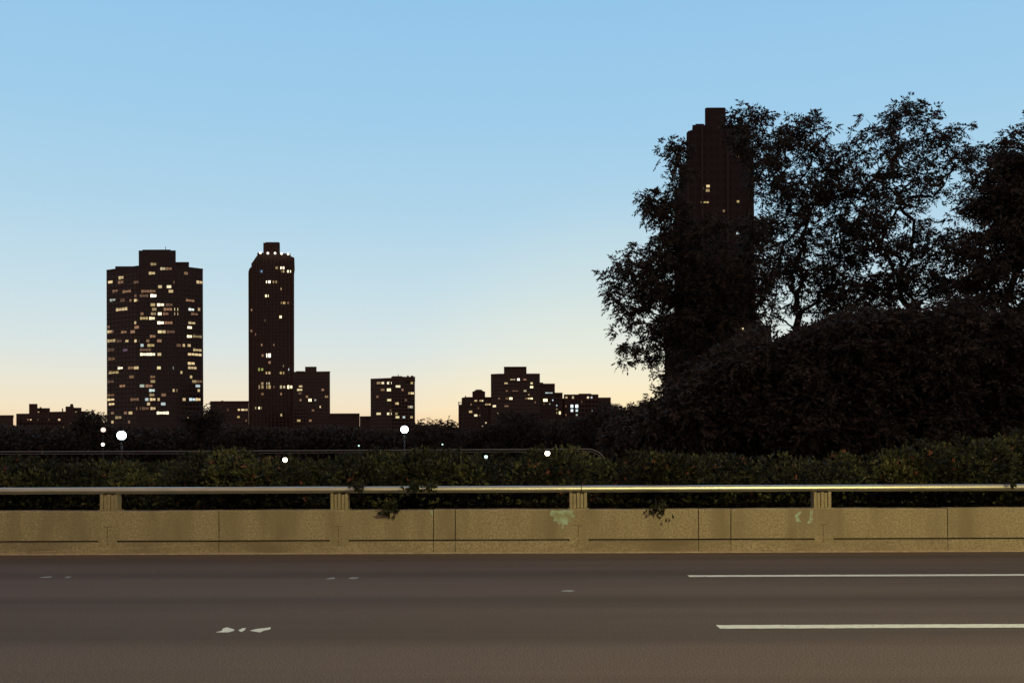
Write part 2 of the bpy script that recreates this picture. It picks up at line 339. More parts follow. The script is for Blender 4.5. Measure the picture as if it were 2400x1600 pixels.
def tree(name, label, Y, base_px, lobes, trunk_top, nclump, trunk_r=.22, per=22, depth=2.6, forks=None, llen=.185, lwid=.066, L=.36,
         cat='tree', group=None, leafm=None, clr=.42, cat2=False):
    """lobes: (px, py, rx, ry) of the crown, given in the photograph and placed at distance Y with real depth"""
    base = P(base_px, 1057, Y); base.z = 0
    T = empty(name, base, label, cat, group)
    tt = P(trunk_top[0], trunk_top[1], Y)
    sc_ = Y/F
    area = np.array([l[2]*l[3] for l in lobes], float); area /= area.sum()
    C = []; E = []
    for i in range(nclump):
        l = lobes[rng.choice(len(lobes), p=area)]
        th = rng.uniform(0, 2*math.pi); rr = math.sqrt(rng.uniform(0, 1))
        ax = l[0]+l[2]*rr*math.cos(th); ay = l[1]+l[3]*rr*math.sin(th)
        dy = rng.uniform(-1, 1)*min(depth, (abs(l[2])+60)*sc_*1.2)*math.sqrt(max(0, 1-rr*rr*.7))
        p = P(ax, ay, Y); C.append((p.x, Y+dy, p.z))
    C = np.array(C)
    # skeleton
    nodes = []; par = []
    n0 = 7
    for i in range(n0+1):
        t = i/n0; q = base.lerp(tt, t); q.x += math.sin(t*5+base_px)*.12*t; nodes.append(np.array(q)); par.append(i-1)
    start = 3
    order = np.argsort(np.linalg.norm(C-np.array(tt), axis=1))
    usable = list(range(start, n0+1))
    weight = {}
    tips = []
    for ci in order:
        c = C[ci]; A = np.array([nodes[u] for u in usable]); dv = c-A
        dist = np.linalg.norm(dv, axis=1); up = dv[:, 2]/np.maximum(dist, .01)
        cost = dist*(1+.9*np.clip(.25-up, 0, 2)) + np.linalg.norm(A-np.array(tt), axis=1)*.12
        j = int(np.argmin(cost)); s = usable[j]; a0 = nodes[s]; k = max(2, min(6, int(dist[j]/.45)+1)); prev = s
        for q in range(1, k+1):
            t = q/k; p = a0+(c-a0)*t; p[2] += math.sin(math.pi*t)*dist[j]*.06*rng.uniform(-.5, 1.6); p[:2] += rng.normal(size=2)*.025*dist[j]*math.sin(math.pi*t)
            nodes.append(p); par.append(prev); prev = len(nodes)-1; usable.append(prev)
        tips.append(prev)
    cnt = np.zeros(len(nodes)); 
    for t_ in tips: cnt[t_] += 1
    for i in range(len(nodes)-1, 0, -1):
        if par[i] >= 0: cnt[par[i]] += cnt[i]
    tot = cnt.max(); R = trunk_r*np.power(np.maximum(cnt, .6)/tot, .5)
    R[0] = trunk_r*1.35
    m = MB(); ml = MB()
    for i in range(1, len(nodes)):
        a, b_ = nodes[par[i]], nodes[i]
        if np.linalg.norm(a-b_) < 1e-4: continue
        ra = min(R[par[i]], R[i]*1.25) if par[i] > n0 else (R[par[i]] if i <= n0 else R[i]*1.2)
        (m if i <= n0 else ml).tube([a, b_], [ra, R[i]], 8 if i <= n0 else 5, cap=False)
    if cat2: m.v and m.add(ml.v, ml.f, 0, True)
    m.build('trunk', M_bark, T)
    if not cat2: ml.build('branches', M_bark, T)
    # sprays of compound leaves round every clump
    K = len(C)*per
    cen = np.repeat(C, per, 0); off = rng.normal(size=(K, 3)); off = unit(off)*(rng.random((K, 1))**.5)*clr
    off[:, 2] *= .55
    sc2 = np.repeat(rng.uniform(.55, 1.35, len(C)), per)[:, None]
    pos = cen+off*sc2
    d = unit(off)+rng.normal(size=(K, 3))*.35; d[:, 2] += .05
    B, D, S, W = compound(pos, d, np.full(K, L)*rng.uniform(.7, 1.2, K), 9, llen, lwid)
    leaf_mesh('crown', B, D, S, W, leafm or M_leaf, T)
    return T

# ------------------------------------------------------------------ hedge behind the barrier
prof = [(-300,1062),(0,1063),(430,1062),(500,1041),(560,1044),(620,1064),(800,1062),(900,1046),(960,1042),(1060,1046),(1110,1062),(1180,1058),(1240,1044),(1300,1040),(1370,1044),(1400,1070),(1440,1078),(1480,1044),(1540,1042),(1620,1058),(1700,1062),(1780,1048),(1860,1060),(1980,1062),(2080,1052),(2160,1030),(2250,1018),(2400,1004),(2700,990)]
px_, py_ = zip(*prof)
NB = 1000
bx = rng.uniform(-300, 2700, NB); by = rng.uniform(14.85, 17.6, NB)
by[:260] = rng.uniform(14.75, 15.1, 260)
BP = []; BD = []; BT = []
light_px = [(668, 1077), (1283, 1062), (1139, 1070)]
for i in range(NB):
    Y = by[i]; r = rng.uniform(.22, .42)
    top = P(bx[i], np.interp(bx[i], px_, py_)+rng.uniform(-2, 9), Y).z
    z = rng.uniform(.1, 1)**.7*(top-r) if i >= 260 else rng.uniform(0, 1)*(top-r)*.95
    n = int(150*(r/.32)**2)
    o = unit(rng.normal(size=(n, 3))); o[:, 1] = -np.abs(o[:, 1])*.9+.2*rng.random(n)
    o = unit(o); c = np.array([P(bx[i], 1057, Y).x, Y, max(z, .1)])
    BP.append(c+o*r*rng.uniform(.75, 1.08, (n, 1))); BD.append(o+np.array([0, 0, .25])+rng.normal(size=(n, 3))*.35); BT.append(np.full(n, rng.uniform(0, .95)**1.6*.9))
pos = np.concatenate(BP); dr = np.concatenate(BD); tn = np.concatenate(BT)
pos[:, 1] = np.maximum(pos[:, 1], YB+.3)
keep = np.ones(len(pos), bool)
ppx = 1200+pos[:, 0]/pos[:, 1]*F; ppy = HZ-(pos[:, 2]-H)/pos[:, 1]*F
for lx, ly in light_px: keep &= ((ppx-lx)**2+((ppy+ (lx-1200)*.0035)-ly)**2) > 13**2
keep &= ~((pos[:, 2] > .55) & (pos[:, 2] < .86) & (pos[:, 1] < 15.0))
pos, dr, tn = pos[keep], unit(dr[keep]), tn[keep]
def palmate(pos, dr, tn, size, k=5):
    s = unit(np.cross(dr, rng.normal(size=dr.shape))); B = []; D = []; S = []; Tn = []
    jt = rng.random(len(pos))*.3
    for q in range(k):
        a = (q-(k-1)/2)*(2.3/(k-1))
        D.append(dr*math.cos(a)+s*math.sin(a)+rng.normal(size=dr.shape)*.1); B.append(pos); S.append(size*(1-.25*abs(a))*rng.uniform(.7, 1.15, len(pos))); Tn.append(tn+jt)
    return np.concatenate(B), np.concatenate(D), np.concatenate(S), np.concatenate(Tn)
red = rng.random(len(pos)) < .008+.03*(np.sin(pos[:, 0]*1.3)+np.sin(pos[:, 0]*3.1+pos[:, 2]*6) > 1.1)
B, D, S, Tn = palmate(pos, dr, tn, .075)
mi = np.tile(red.astype(int), 5)
hd = leaf_mesh('hedge', B, D, S, S*.42, [M_hedge, M_red], None, Tn, mi)
tag(hd, 'dense dark green leafy hedge with scattered reddish leaves growing behind the concrete barrier', 'hedge', kind='stuff')

def vine(px, py, wpx, hpx, label, n=60, Yv=YB-.07, seed=0):
    c = P(px, py, Yv); sc_ = Yv/F
    rootp = Vector((c.x+.05, YB+.45, .95 if py < 1160 else .75))
    T = empty('hanging_vine', rootp, label, 'vine', 'leafy shoots hanging over the barrier')
    m = MB(); tipz = c.z-hpx*sc_*.3
    if py < 1160: path = [rootp, Vector((c.x, YB+.18, RZ+.075)), Vector((c.x, YB+.0, RZ+.05)), Vector((c.x-.02, YB-.01, tipz))]
    else: path = [rootp, Vector((c.x+.02, YB+.2, TZ+.1)), Vector((c.x, YB-.03, TZ+.03)), Vector((c.x-.02, YB-.05, tipz))]
    m.tube(path, [.012, .009, .007, .003], 6); m.build('stem', M_bark, T)
    n = int(n*1.3)
    q = np.array([[c.x, Yv, c.z]])+rng.normal(size=(n, 3))*np.array([wpx*sc_*.33, .06, hpx*sc_*.3])
    q[:, 1] = np.clip(q[:, 1], YB-.25, YB+.4 if py < 1160 else YB-.02)
    d = rng.normal(size=(n, 3)); d[:, 2] -= .9; d[:, 1] -= .5
    B, D, S, Tn = palmate(q, unit(d), rng.random(len(q))*.2, .075)
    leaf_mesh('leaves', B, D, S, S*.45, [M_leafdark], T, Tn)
M_leafdark = leafmat('dark_vine_leaves', [(.02,.025,.012), (.035,.04,.016), (.045,.05,.02)], .6, .15)  # evenly dark leaf tones for the hanging vines
vine(838, 1138, 30, 22, 'leafy shoot draped over the rail just right of the second post from left', 26)
vine(968, 1142, 30, 30, 'larger leafy shoot draped over the rail, middle of three', 34)
vine(1008, 1140, 24, 16, 'short leafy shoot draped over the rail, rightmost of three', 18)
vine(912, 1190, 34, 34, 'leaf cluster hanging down over the concrete between second and third posts', 34)
vine(1540, 1188, 32, 34, 'leaf cluster hanging over the concrete between third and fourth posts', 30)
vine(2370, 1132, 12, 10, 'tiny leafy sprig lying on the rail near the right edge', 7)

# ------------------------------------------------------------------ far rail with a curved end
YF = 24.0
fr = empty('far_hand_rail', P(700, 1080, YF), 'thin double metal rail behind the hedge ending in a downward curved hoop', 'railing')
for k, rr in ((0, 1.0), (1, .8)):
    m = MB(); pts = []
    off = .055*k
    a0 = P(-400, 1059.5, YF); a1 = P(1378, 1052, YF)
    pts = [a0+Vector((0,0,-off)), P(480, 1057, YF)+Vector((0,0,-off)), a1+Vector((-.02,0,-off))]
    cen = P(1378, 1052, YF)+Vector((0, 0, -.46)); R0 = .46-off
    for q in range(1, 10):
        a = math.pi/2-q/9*math.pi/2*1.05
        pts.append(cen+Vector((R0*math.cos(a), 0, R0*math.sin(a))))
    pts.append(Vector((cen.x+R0, YF, .0)))
    m.tube(pts, .013 if k == 0 else .007, 10); m.build('rail_tube', M_railfar, fr)
for x in np.arange(-13, 2, 2.5):
    m = MB(); m.tube([(x, YF+.05, 0), (x, YF+.05, 1.36)], .03, 8); m.build('post', M_pole, fr)

# ------------------------------------------------------------------ buildings
WV = {}
for k, m0 in WIN.items():
    WV[k] = [m0]
    for j, (f, g) in enumerate(((.5, .9), (1.5, 1.05), (.8, .8))):
        c = m0.node_tree.nodes['Principled BSDF'].inputs['Emission Color'].default_value; e = m0.node_tree.nodes['Principled BSDF'].inputs['Emission Strength'].default_value
        WV[k].append(mat(m0.name+'_tone', (.3,.3,.3), .5, emit=(c[0], c[1]*(.9+.1*g), c[2]*g), es=e*f))
def conv(ox, oy, s, lst, defh):
    o = []
    for t in lst:
        x, y, w_, c = t[:4]; h_ = t[4] if len(t) > 4 else defh
        o.append((ox+x/s, oy+y/s, w_/s, h_/s, c))
    return o
def inside(x, y, poly, mrg):
    def one(x, y):
        c = False
        for (xa, ya), (xb, yb) in zip(poly, poly[1:]+poly[:1]):
            if (ya > y) != (yb > y) and x < (xb-xa)*(y-ya)/(yb-ya)+xa: c = not c
        return c
    return one(x-mrg, y) and one(x+mrg, y)
def building(name, label, Y, front, top, dep, wins, pitch=None, wallm=None, blocks=(), slab=True, ncol=None, group='apartment blocks on the skyline', extra=None, floor0=None, outline=None, cat='building'):
    """front: [(px, dY)...] facade corner points; top: photo row of the roof"""
    wallm = wallm or M_brick
    xm = (front[0][0]+front[-1][0])/2
    skew = (xm-1200)/F
    def sh(x, d): return skew*d
    segs = [((pa-1200)/F*(Y+da), Y+da, (pb-1200)/F*(Y+db), Y+db) for (pa, da), (pb, db) in zip(front, front[1:])]
    pxs = [f[0] for f in front]
    def YY(px, py=1057):      # where the line of sight meets the facade
        i = min(max(sum(px > q for q in pxs)-1, 0), len(segs)-1); xa, ya, xb, yb = segs[i]; k = ((px-1200)*math.cos(ROLL)-(HZ-py)*math.sin(ROLL))/F
        if abs(yb-ya) < 1e-6: return ya
        t = (k*ya-xa)/((xb-xa)-k*(yb-ya)); return ya+(yb-ya)*t
    def at(px, py, pr=0):
        p = P(px, py, YY(px, py)); p.y -= pr; return p
    ztop = P(xm, top, Y).z
    b0 = P(xm, 1057, Y); T = empty(name, (b0.x, Y, 0), label, cat, group)
    fp = [((px-1200)/F*(Y+d), Y+d) for px, d in front]
    if outline:
        m = MB(); m.outline([(P(x, y, Y).x, max(0, P(x, y, Y).z)) for x, y in outline], Y, Y+dep, sx=skew*dep); m.build('wall', wallm, T)
    else:
        m = MB(); m.prism(fp+[(fp[-1][0]+sh(0, dep-front[-1][1]), Y+dep), (fp[0][0]+sh(0, dep-front[0][1])+.6, Y+dep)], 0, ztop); m.build('wall', wallm, T)
        m = MB(); lip = .35
        for (xa, ya), (xb, yb) in zip(fp, fp[1:]): m.prism([(xa, ya-.12), (xb, yb-.12), (xb, yb+.3), (xa, ya+.3)], ztop+.003, ztop+1.0)
        m.build('parapet', wallm, T)
    for bl in blocks:
        x0, x1, yt = bl[:3]; nm = bl[3] if len(bl) > 3 else 'roof_block'; dy = bl[4] if len(bl) > 4 else 4; zb = bl[5] if len(bl) > 5 else None
        m = MB(); a, b = P(x0, yt, Y+dy), P(x1, yt, Y+dy); z0 = ztop-.5 if zb is None else P(x0, zb, Y+dy).z
        if nm in ('water_tank',):
            cx = (a.x+b.x)/2; rr = (b.x-a.x)/2
            m.tube([(cx, Y+dy+rr, z0), (cx, Y+dy+rr, b.z-rr*.35)], rr, 16, cap=True, sm=False); m.tube([(cx, Y+dy+rr, b.z-rr*.35), (cx, Y+dy+rr, b.z)], [rr*1.02, rr*.55], 16, sm=False)
        elif nm == 'antenna': m.tube([((a.x+b.x)/2, Y+dy, z0), ((a.x+b.x)/2, Y+dy, b.z)], .18, 6)
        else:
            dd = min(dep*.6, max(5, (b.x-a.x)*.8)); m.prism([(a.x, Y+dy), (b.x, Y+dy), (b.x+skew*dd, Y+dy+dd), (a.x+skew*dd, Y+dy+dd)], z0, a.z)
        m.build(nm, M_roof if nm in ('antenna', 'roof_railing') else wallm, T)
    if pitch:
        # dark windows and slab edges floor by floor
        f0 = floor0 if floor0 is not None else top+pitch*.9
        dw = MB(); sm_ = MB(); y = f0
        ph = pitch/F*Y
        while y < top+pitch*.75: y += pitch
        while y < 1030:
            if slab:
                for (pa, da), (pb, db) in zip(front, front[1:]):
                    z = P(xm, y+pitch*.5, Y).z; xa, xb = (pa-1200)/F*(Y+da), (pb-1200)/F*(Y+db)
                    sm_.prism([(xa, Y+da-.22), (xb, Y+db-.22), (xb, Y+db-.001), (xa, Y+da-.001)], z-.16, z+.16)
            nc = ncol or int((front[-1][0]-front[0][0])/9)
            for k in range(nc):
                p0 = front[0][0]+(front[-1][0]-front[0][0])*(k+.2)/nc; p1 = front[0][0]+(front[-1][0]-front[0][0])*(k+.8)/nc
                if outline and not inside((p0+p1)/2, y-3, outline, 5): continue
                a, b = at(p0, y, .06), at(p1, y, .06); zc = P(xm, y, Y).z; hh = ph*.24
                dw.add([(a.x, a.y, zc-hh), (b.x, b.y, zc-hh), (b.x, b.y, zc+hh), (a.x, a.y, zc+hh)], [(0,1,2,3)])
            y += pitch
        if slab and sm_.f: sm_.build('floor_slabs', M_slab, T)['kind'] = 'stuff'
        o = dw.build('dark_windows', M_glass, T)
        o['kind'] = 'stuff'; o['label'] = 'rows of unlit windows'
    wins = sorted(wins, key=lambda t: -t[2]*t[3]*(3 if t[4] in 'WwB' else 1))
    rest = MB(); keys = list(WIN)
    for i, (px, py, w_, h_, c) in enumerate(wins):
        if pitch:
            f0 = floor0 if floor0 is not None else top+pitch*.9
            py = f0+round((py-f0)/pitch)*pitch
        px0, px1 = px-w_/2, px+w_/2
        px0 = max(px0, front[0][0]+.5); px1 = min(px1, front[-1][0]-.5)
        # a wide light is a row of separate panes
        npn = max(1, int(round(w_/7.5))); 
        a, b = at(px0, py, .14), at(px1, py, .14); zc = P(px, py, YY(px)).z; hh = h_/2/F*Y
        tgt = rest if i >= 98 else MB(); mi = keys.index(c) if i >= 98 else 0
        for q in range(npn):
            t0, t1 = (q+.0)/npn, (q+.86 if npn > 1 else 1)/npn
            A = a.lerp(b, t0); Bq = a.lerp(b, t1); h2 = hh*(1 if npn == 1 else (1, .8, .92)[q % 3])
            tgt.add([(A.x, A.y, zc-h2), (Bq.x, Bq.y, zc-h2), (Bq.x, Bq.y, zc+h2), (A.x, A.y, zc+h2),
                     (A.x, A.y+.1, zc-h2), (Bq.x, Bq.y+.1, zc-h2), (Bq.x, Bq.y+.1, zc+h2), (A.x, A.y+.1, zc+h2)],
                    [(0,1,2,3),(0,4,5,1),(3,2,6,7),(0,3,7,4),(1,5,6,2)], mi)
        if i < 98: tgt.build('window', r_.choice(WV[c]), T)
    if rest.f: rest.build('small_lit_windows', [WIN[k] for k in keys], T)['kind'] = 'stuff'
    return T

T1 = [(1065,175,40,'y'),(1130,213,36,'w'),(1172,213,44,'o'),(1055,240,45,'y'),(840,257,35,'y'),(838,290,40,'o'),(765,290,30,'y'),(945,287,35,'o'),(1290,240,25,'o'),(1385,312,44,'y'),(1110,335,25,'y'),(1172,335,30,'w'),(1185,370,30,'y'),(1030,362,100,'o'),(1065,398,40,'W'),(1000,397,60,'o'),(950,403,35,'o'),(782,417,40,'b'),(905,410,14,'o'),(948,435,35,'y'),(1060,460,30,'y'),(1115,462,50,'w'),(1175,467,50,'o'),(1222,475,25,'w'),(1222,505,25,'y'),(1328,483,40,'B'),(1380,490,15,'y'),(1320,425,60,'o'),(845,502,80,'y'),(1070,492,30,'y'),(1165,497,60,'o'),(1065,525,36,'y'),(1108,523,25,'w'),(1150,527,40,'o'),(985,530,20,'o'),(1055,556,40,'W'),(1000,558,56,'y'),(1115,592,45,'W'),(1170,590,56,'o'),(938,588,12,'y'),(948,620,30,'o'),(1332,575,50,'y'),(1315,605,30,'w'),(752,605,16,'o'),(770,635,40,'o'),(760,658,40,'y'),(1108,655,26,'w'),(1137,655,22,'y'),(1185,652,56,'o'),(920,650,30,'o'),(1315,662,35,'W'),(1370,668,64,'y'),(772,718,60,'y'),(828,718,35,'o'),(880,717,20,'y'),(950,714,35,'y'),(1025,720,20,'o'),(1105,715,30,'o'),(985,747,20,'b'),(1048,744,50,'y'),(1275,747,15,'y'),(1312,752,20,'y'),(1370,762,60,'y'),(770,783,50,'o'),(868,782,30,'p'),(1010,778,80,'o'),(1105,784,25,'y'),(1025,808,105,'w'),(1352,790,96,'y'),(775,845,50,'o'),(1328,850,50,'y'),(1335,880,60,'y'),(835,903,35,'w'),(945,892,32,'y'),(908,908,40,'o'),(1102,907,25,'w'),(1222,900,45,'b'),(1258,910,12,'y'),(790,935,70,'y'),(1060,940,35,'o'),(912,960,30,'o'),(768,972,50,'o'),(1060,972,30,'y'),(1325,968,15,'y'),(985,1003,30,'b'),(1035,1005,50,'o'),(1348,998,30,'y'),(1385,1000,36,'o'),(1055,1036,40,'B'),(1372,1032,30,'b'),(1135,1065,30,'o'),(1213,1055,30,'y'),(1055,1068,35,'y'),(1378,1062,15,'y'),(770,1092,50,'o'),(1018,1100,22,'b'),(1060,1100,40,'y'),(1100,1100,15,'y'),(1277,1097,20,'y'),(1375,1096,35,'y'),(770,1122,50,'y'),(935,1115,60,'o'),(1335,1118,45,'b'),(775,1150,40,'y'),(1132,1132,30,'b'),(1030,1132,20,'y'),(1062,1163,36,'y'),(1010,1163,50,'o'),(1130,1195,85,'w'),(780,1220,20,'o'),(905,1215,25,'y'),(870,1213,20,'o'),(822,1245,45,'y'),(780,1277,15,'y'),(895,1280,12,'o'),(1305,1245,12,'y'),(1287,1303,8,'o'),
      (800,350,40,'o'),(880,350,60,'o'),(1230,290,50,'o'),(850,415,30,'o'),(1350,530,50,'o'),(860,640,40,'o'),(1060,688,40,'o'),(1240,752,30,'o'),(960,1163,30,'o'),(850,1003,40,'o')]
building('apartment_tower', 'broad slab tower block with stepped roof and many lit windows, at far left', 600,
         [(251,14),(326,0),(414,0),(477,11)], 626, 36, conv(0, 560, 2.958, T1, 19), pitch=10.55, wallm=M_concb, floor0=560+175/2.958,
         blocks=[(325,412,587,'penthouse',3),(334,400,585,'penthouse_cap',5,590),(412,443,614,'stair_head',6),(386,390,578,'antenna',8),(270,320,624,'roof_railing',10)], ncol=26)

T2 = [(575,242,25,'W'),(540,243,20,'y'),(578,270,20,'y'),(620,270,25,'w'),(432,281,20,'u'),(482,335,30,'W'),(525,338,28,'y'),(570,397,12,'y'),(472,427,22,'W'),(582,488,30,'y'),(618,488,20,'o'),(372,520,12,'o'),(567,579,20,'W'),(370,672,15,'o'),(437,762,10,'o'),(520,765,10,'o'),(483,825,28,'W',24),(445,828,15,'o'),(490,888,15,'o'),(578,893,12,'y'),(432,924,35,'g',20),(480,953,30,'y'),(573,953,28,'y'),(618,937,6,'b'),(480,1013,22,'w'),(440,1020,18,'y'),(435,1050,36,'y',26),(483,1050,28,'y',22),(522,1050,14,'o'),(578,1046,36,'w',20),(626,1047,34,'W',22),(438,1080,25,'o'),(568,1080,12,'o'),(400,1175,15,'y'),(425,1175,20,'W'),(528,1145,8,'o'),(572,1230,18,'y'),(455,610,14,'o'),(400,700,12,'o')]
t2 = building('apartment_tower', 'tallest slender tower with sloped upper left corner and a row of crown lights', 600,
         [(582,0),(690,0)], 604, 34, conv(460, 540, 2.85, T2, 16), pitch=8.2, wallm=M_brick, ncol=12, slab=False,
         outline=[(583,1057),(582,640),(584,630),(589,625),(589,618),(603,598),(603,592),(681,594),(681,600),(690,604),(691,632),(689.5,640),(689.5,1057)],
         blocks=[(617,656,569,'penthouse',4,596),(622,654,567.5,'penthouse_cap',6,571)])
# pilaster ribs run up the facade
m = MB()
for k in range(0, 13):
    px = 584+k*8.6; top_ = np.interp(px, [584, 603, 690], [635, 604, 606]); a = P(px, top_, 600)
    m.box(a.x-.35, a.x+.35, 600-.45, 600-.002, 0, a.z)
m.build('facade_ribs', M_brick2, t2)
M_crown = mat('crown_lamp_glow', (.8,.8,.8), .5, emit=(1,.93,.7), es=2)
for zx, zy in ((428,150),(478,152),(526,152),(570,155),(614,158)):
    a = P(460+zx/2.85, 540+zy/2.85, 597); m = MB(); m.ball(a, .7, 12, 8); m.build('crown_lamp', M_crown, t2)

T3 = [(697,1048,22,'y'),(692,1070,36,'w'),(693,1093,20,'o'),(870,1098,20,'y'),(872,1120,12,'o'),(760,1142,20,'W',18),(795,1142,12,'b'),(697,1143,12,'o'),(828,1170,8,'y'),(685,1261,22,'y'),(762,1258,16,'o'),(845,1060,16,'o'),(780,1200,16,'o'),(740,1100,14,'o')]
building('apartment_block', 'mid height dark block with square roof box, attached right of the slender tower', 560,
         [(689,3),(774,0)], 874, 26, conv(460, 540, 2.85, T3, 13), pitch=8.0, wallm=M_brick2, ncol=12,
         blocks=[(715,742,859,'roof_block',5),(694,714,869.5,'roof_railing',4,870.5),(699,700,869,'antenna',4),(712,748,871,'roof_railing',9)])
T3b = [(210,1202,12,'o'),(285,1208,14,'y'),(311,1204,22,'w'),(335,1206,15,'y'),(282,1237,16,'y'),(333,1268,8,'o'),(150,1230,10,'o')]
building('low_building', 'low long building between the broad tower and the slender tower', 520, [(493,0),(583,0)], 944, 24, conv(460, 540, 2.85, T3b, 12), pitch=8.4, wallm=M_brick, ncol=12, blocks=[(505,536,941,'roof_block',3),(518,524,938.5,'vent',4)])
T4 = [(1218,1023,24,'y'),(1246,1024,16,'w'),(1290,1022,30,'w'),(1348,1048,30,'w'),(1245,1068,24,'o'),(1287,1068,26,'W',18),(1440,1025,15,'y'),(1378,1072,12,'o'),(1422,1096,10,'y'),(1443,1096,22,'w'),(1289,1140,26,'w'),(1337,1145,12,'o'),(1341,1165,22,'y'),(1437,1168,18,'B'),(1432,1188,38,'y'),(1218,1212,28,'w'),(1337,1215,15,'y'),(1290,1232,30,'W'),(1387,1238,16,'b'),(1344,1257,24,'w'),(1438,1257,16,'y'),(1210,1120,14,'o'),(1300,1190,14,'o'),(1400,1140,14,'o')]
building('apartment_block', 'isolated square block right of the towers, directly behind a blue white lamp', 480,
         [(869,5),(917,0),(973,4)], 890, 22, conv(460, 540, 2.85, T4, 14), pitch=8.0, wallm=M_brick2, ncol=13,
         blocks=[(917,973,882.5,'roof_block',2),(919,943,881,'parapet_piece',3),(954,958,879.5,'vent',5),(963,969,880,'vent',5),(933,934,877,'antenna',5)])
building('low_building', 'lowest flat roofed building between the two square blocks', 500, [(773,0),(843,0)], 973, 18, [], pitch=8.4, wallm=M_brick, ncol=9, blocks=[(784,792,971,'vent',3),(800,826,971.5,'roof_block',4)], slab=False)
building('low_building', 'small flat annex touching the left side of the isolated block', 500, [(843.5,0),(870,0)], 979.5, 16, [], pitch=8.4, wallm=M_brick2, ncol=4, slab=False, blocks=[(850,858,978,'vent',3)])

Z3 = lambda l, h=14: conv(1000, 800, 4.127, l, h)
building('apartment_block', 'stepped block with rounded roof tank, leftmost of the central cluster', 420, [(1075,0),(1154,0)], 931, 20,
         Z3([(475,576,26,'y'),(520,577,18,'y'),(540,576,14,'w'),(573,625,12,'y'),(592,625,10,'y'),(612,620,10,'y'),(600,620,10,'o'),(430,625,12,'o'),(425,667,30,'y',20),(475,707,30,'w',20),(513,710,10,'o'),(573,792,14,'y'),(540,830,12,'y'),(500,640,14,'o')]),
         pitch=8.6, wallm=M_brick, ncol=10, outline=[(1074.5,1057),(1074.5,948),(1082,947),(1082,932),(1090,930),(1154,930),(1154,1057)],
         blocks=[(1107,1137,917,'roof_block',3),(1110,1133,912,'water_tank',5,919),(1090,1092,927,'vent',3,932),(1074.6,1075.6,941,'antenna',2,949)])
building('apartment_block', 'tallest block of the central cluster with wide flat roof box', 400, [(1151,2),(1172,0),(1266,0)], 881, 24,
         Z3([(835,379,50,'w',10),(888,379,22,'W',18),(950,379,28,'o'),(768,419,32,'y'),(1015,422,22,'w',18),(1015,457,28,'W',18),(952,495,26,'w'),(988,503,14,'y'),(775,495,20,'o'),(778,533,28,'o'),(990,535,22,'w'),(1015,533,20,'W'),(815,568,28,'W',20),(965,567,26,'o'),(772,608,40,'o'),(700,560,16,'o'),(860,460,60,'o',8),(690,712,14,'y'),(1050,600,14,'o'),(655,622,30,'w',20)]),
         pitch=8.9, wallm=M_brick2, ncol=14, blocks=[(1181,1234,860,'penthouse',4),(1181,1234,859,'penthouse_cap',3.5,861.5),(1163,1166,877,'vent',3),(1236,1241,878,'vent',4),(1252,1256,879,'vent',4),(1240,1262,879.5,'roof_railing',6)])
building('apartment_block', 'narrow block attached right of the tallest cluster block, pale lit top floor', 430, [(1265,0),(1301,0)], 904, 18,
         Z3([(1185,492,76,'b',11),(1148,558,40,'W',26),(1220,558,10,'b'),(1190,600,10,'b'),(1135,600,12,'o')]), pitch=8.6, wallm=M_brick, ncol=5,
         blocks=[(1264,1273,896,'roof_block',2),(1292,1296,900,'vent',3),(1275,1290,903,'roof_railing',3)])
building('low_building', 'narrow step shaped building right of the pale topped narrow block', 440, [(1301,0),(1319,0)], 925, 14,
         Z3([(1258,618,8,'b'),(1258,660,10,'y'),(1258,703,8,'y'),(1288,703,18,'W',28)]), pitch=8.6, wallm=M_brick2, ncol=3, slab=False, blocks=[(1304,1310,923,'vent',2)])
building('apartment_block', 'wide lower block with two columns of cool white windows, right of the cluster', 450, [(1322,0),(1403,0)], 929, 20,
         Z3([(1352,541,20,'y'),(1415,556,18,'w',22),(1560,543,18,'w',18),(1595,543,16,'b',18),(1347,620,14,'o'),(1405,618,22,'B',26),(1452,618,24,'B',28),(1405,660,22,'B',22),(1452,660,22,'b',22),(1452,705,16,'b'),(1347,703,12,'o'),(1600,648,8,'b'),(1500,600,12,'o')], 16),
         pitch=10.2, wallm=M_brick, ncol=10, floor0=800+541/4.127, blocks=[(1316,1323,933,'annex',5,1057),(1356,1386,922,'penthouse',3),(1390,1396,926,'vent',3)])
building('low_building', 'lowest building at the right end of the skyline beside the trees', 470, [(1403,0),(1432,0)], 936, 14, Z3([(1700,640,10,'o')]), pitch=9, wallm=M_brick2, ncol=4, slab=False, blocks=[(1406,1414,934.5,'vent',3)])

ZL = lambda l, h=22: conv(0, 900, 7.84, l, h)
building('low_building', 'long low block with two roof boxes at left, beside the broad tower', 380, [(38,0),(200,0)], 966, 22,
         ZL([(710,497,30,'y'),(1405,487,44,'y'),(515,638,30,'o'),(567,662,25,'y'),(1090,638,36,'y',30),(1160,765,28,'y'),(700,665,12,'o'),(900,640,14,'o'),(1300,700,14,'o')]),
         pitch=9, wallm=M_brick, ncol=20, slab=False, outline=[(38,1057),(38,969),(117,968),(117,964.5),(200,963),(200,1057)],
         blocks=[(68,87.5,946,'roof_block',3),(87.5,117,956,'roof_block',5),(145.5,148,956.5,'chimney',3),(154,173,952,'roof_block',4),(163,170,946,'water_tank',5,953),(172,191,955,'roof_block',6),(93,97,953.5,'vent',6)])
building('low_building', 'flat roofed building cut off by the left photo edge', 360, [(-60,0),(31.5,0)], 979, 22, [], pitch=9, wallm=M_brick2, ncol=8, slab=False, blocks=[(22,29,977,'roof_block',3)])

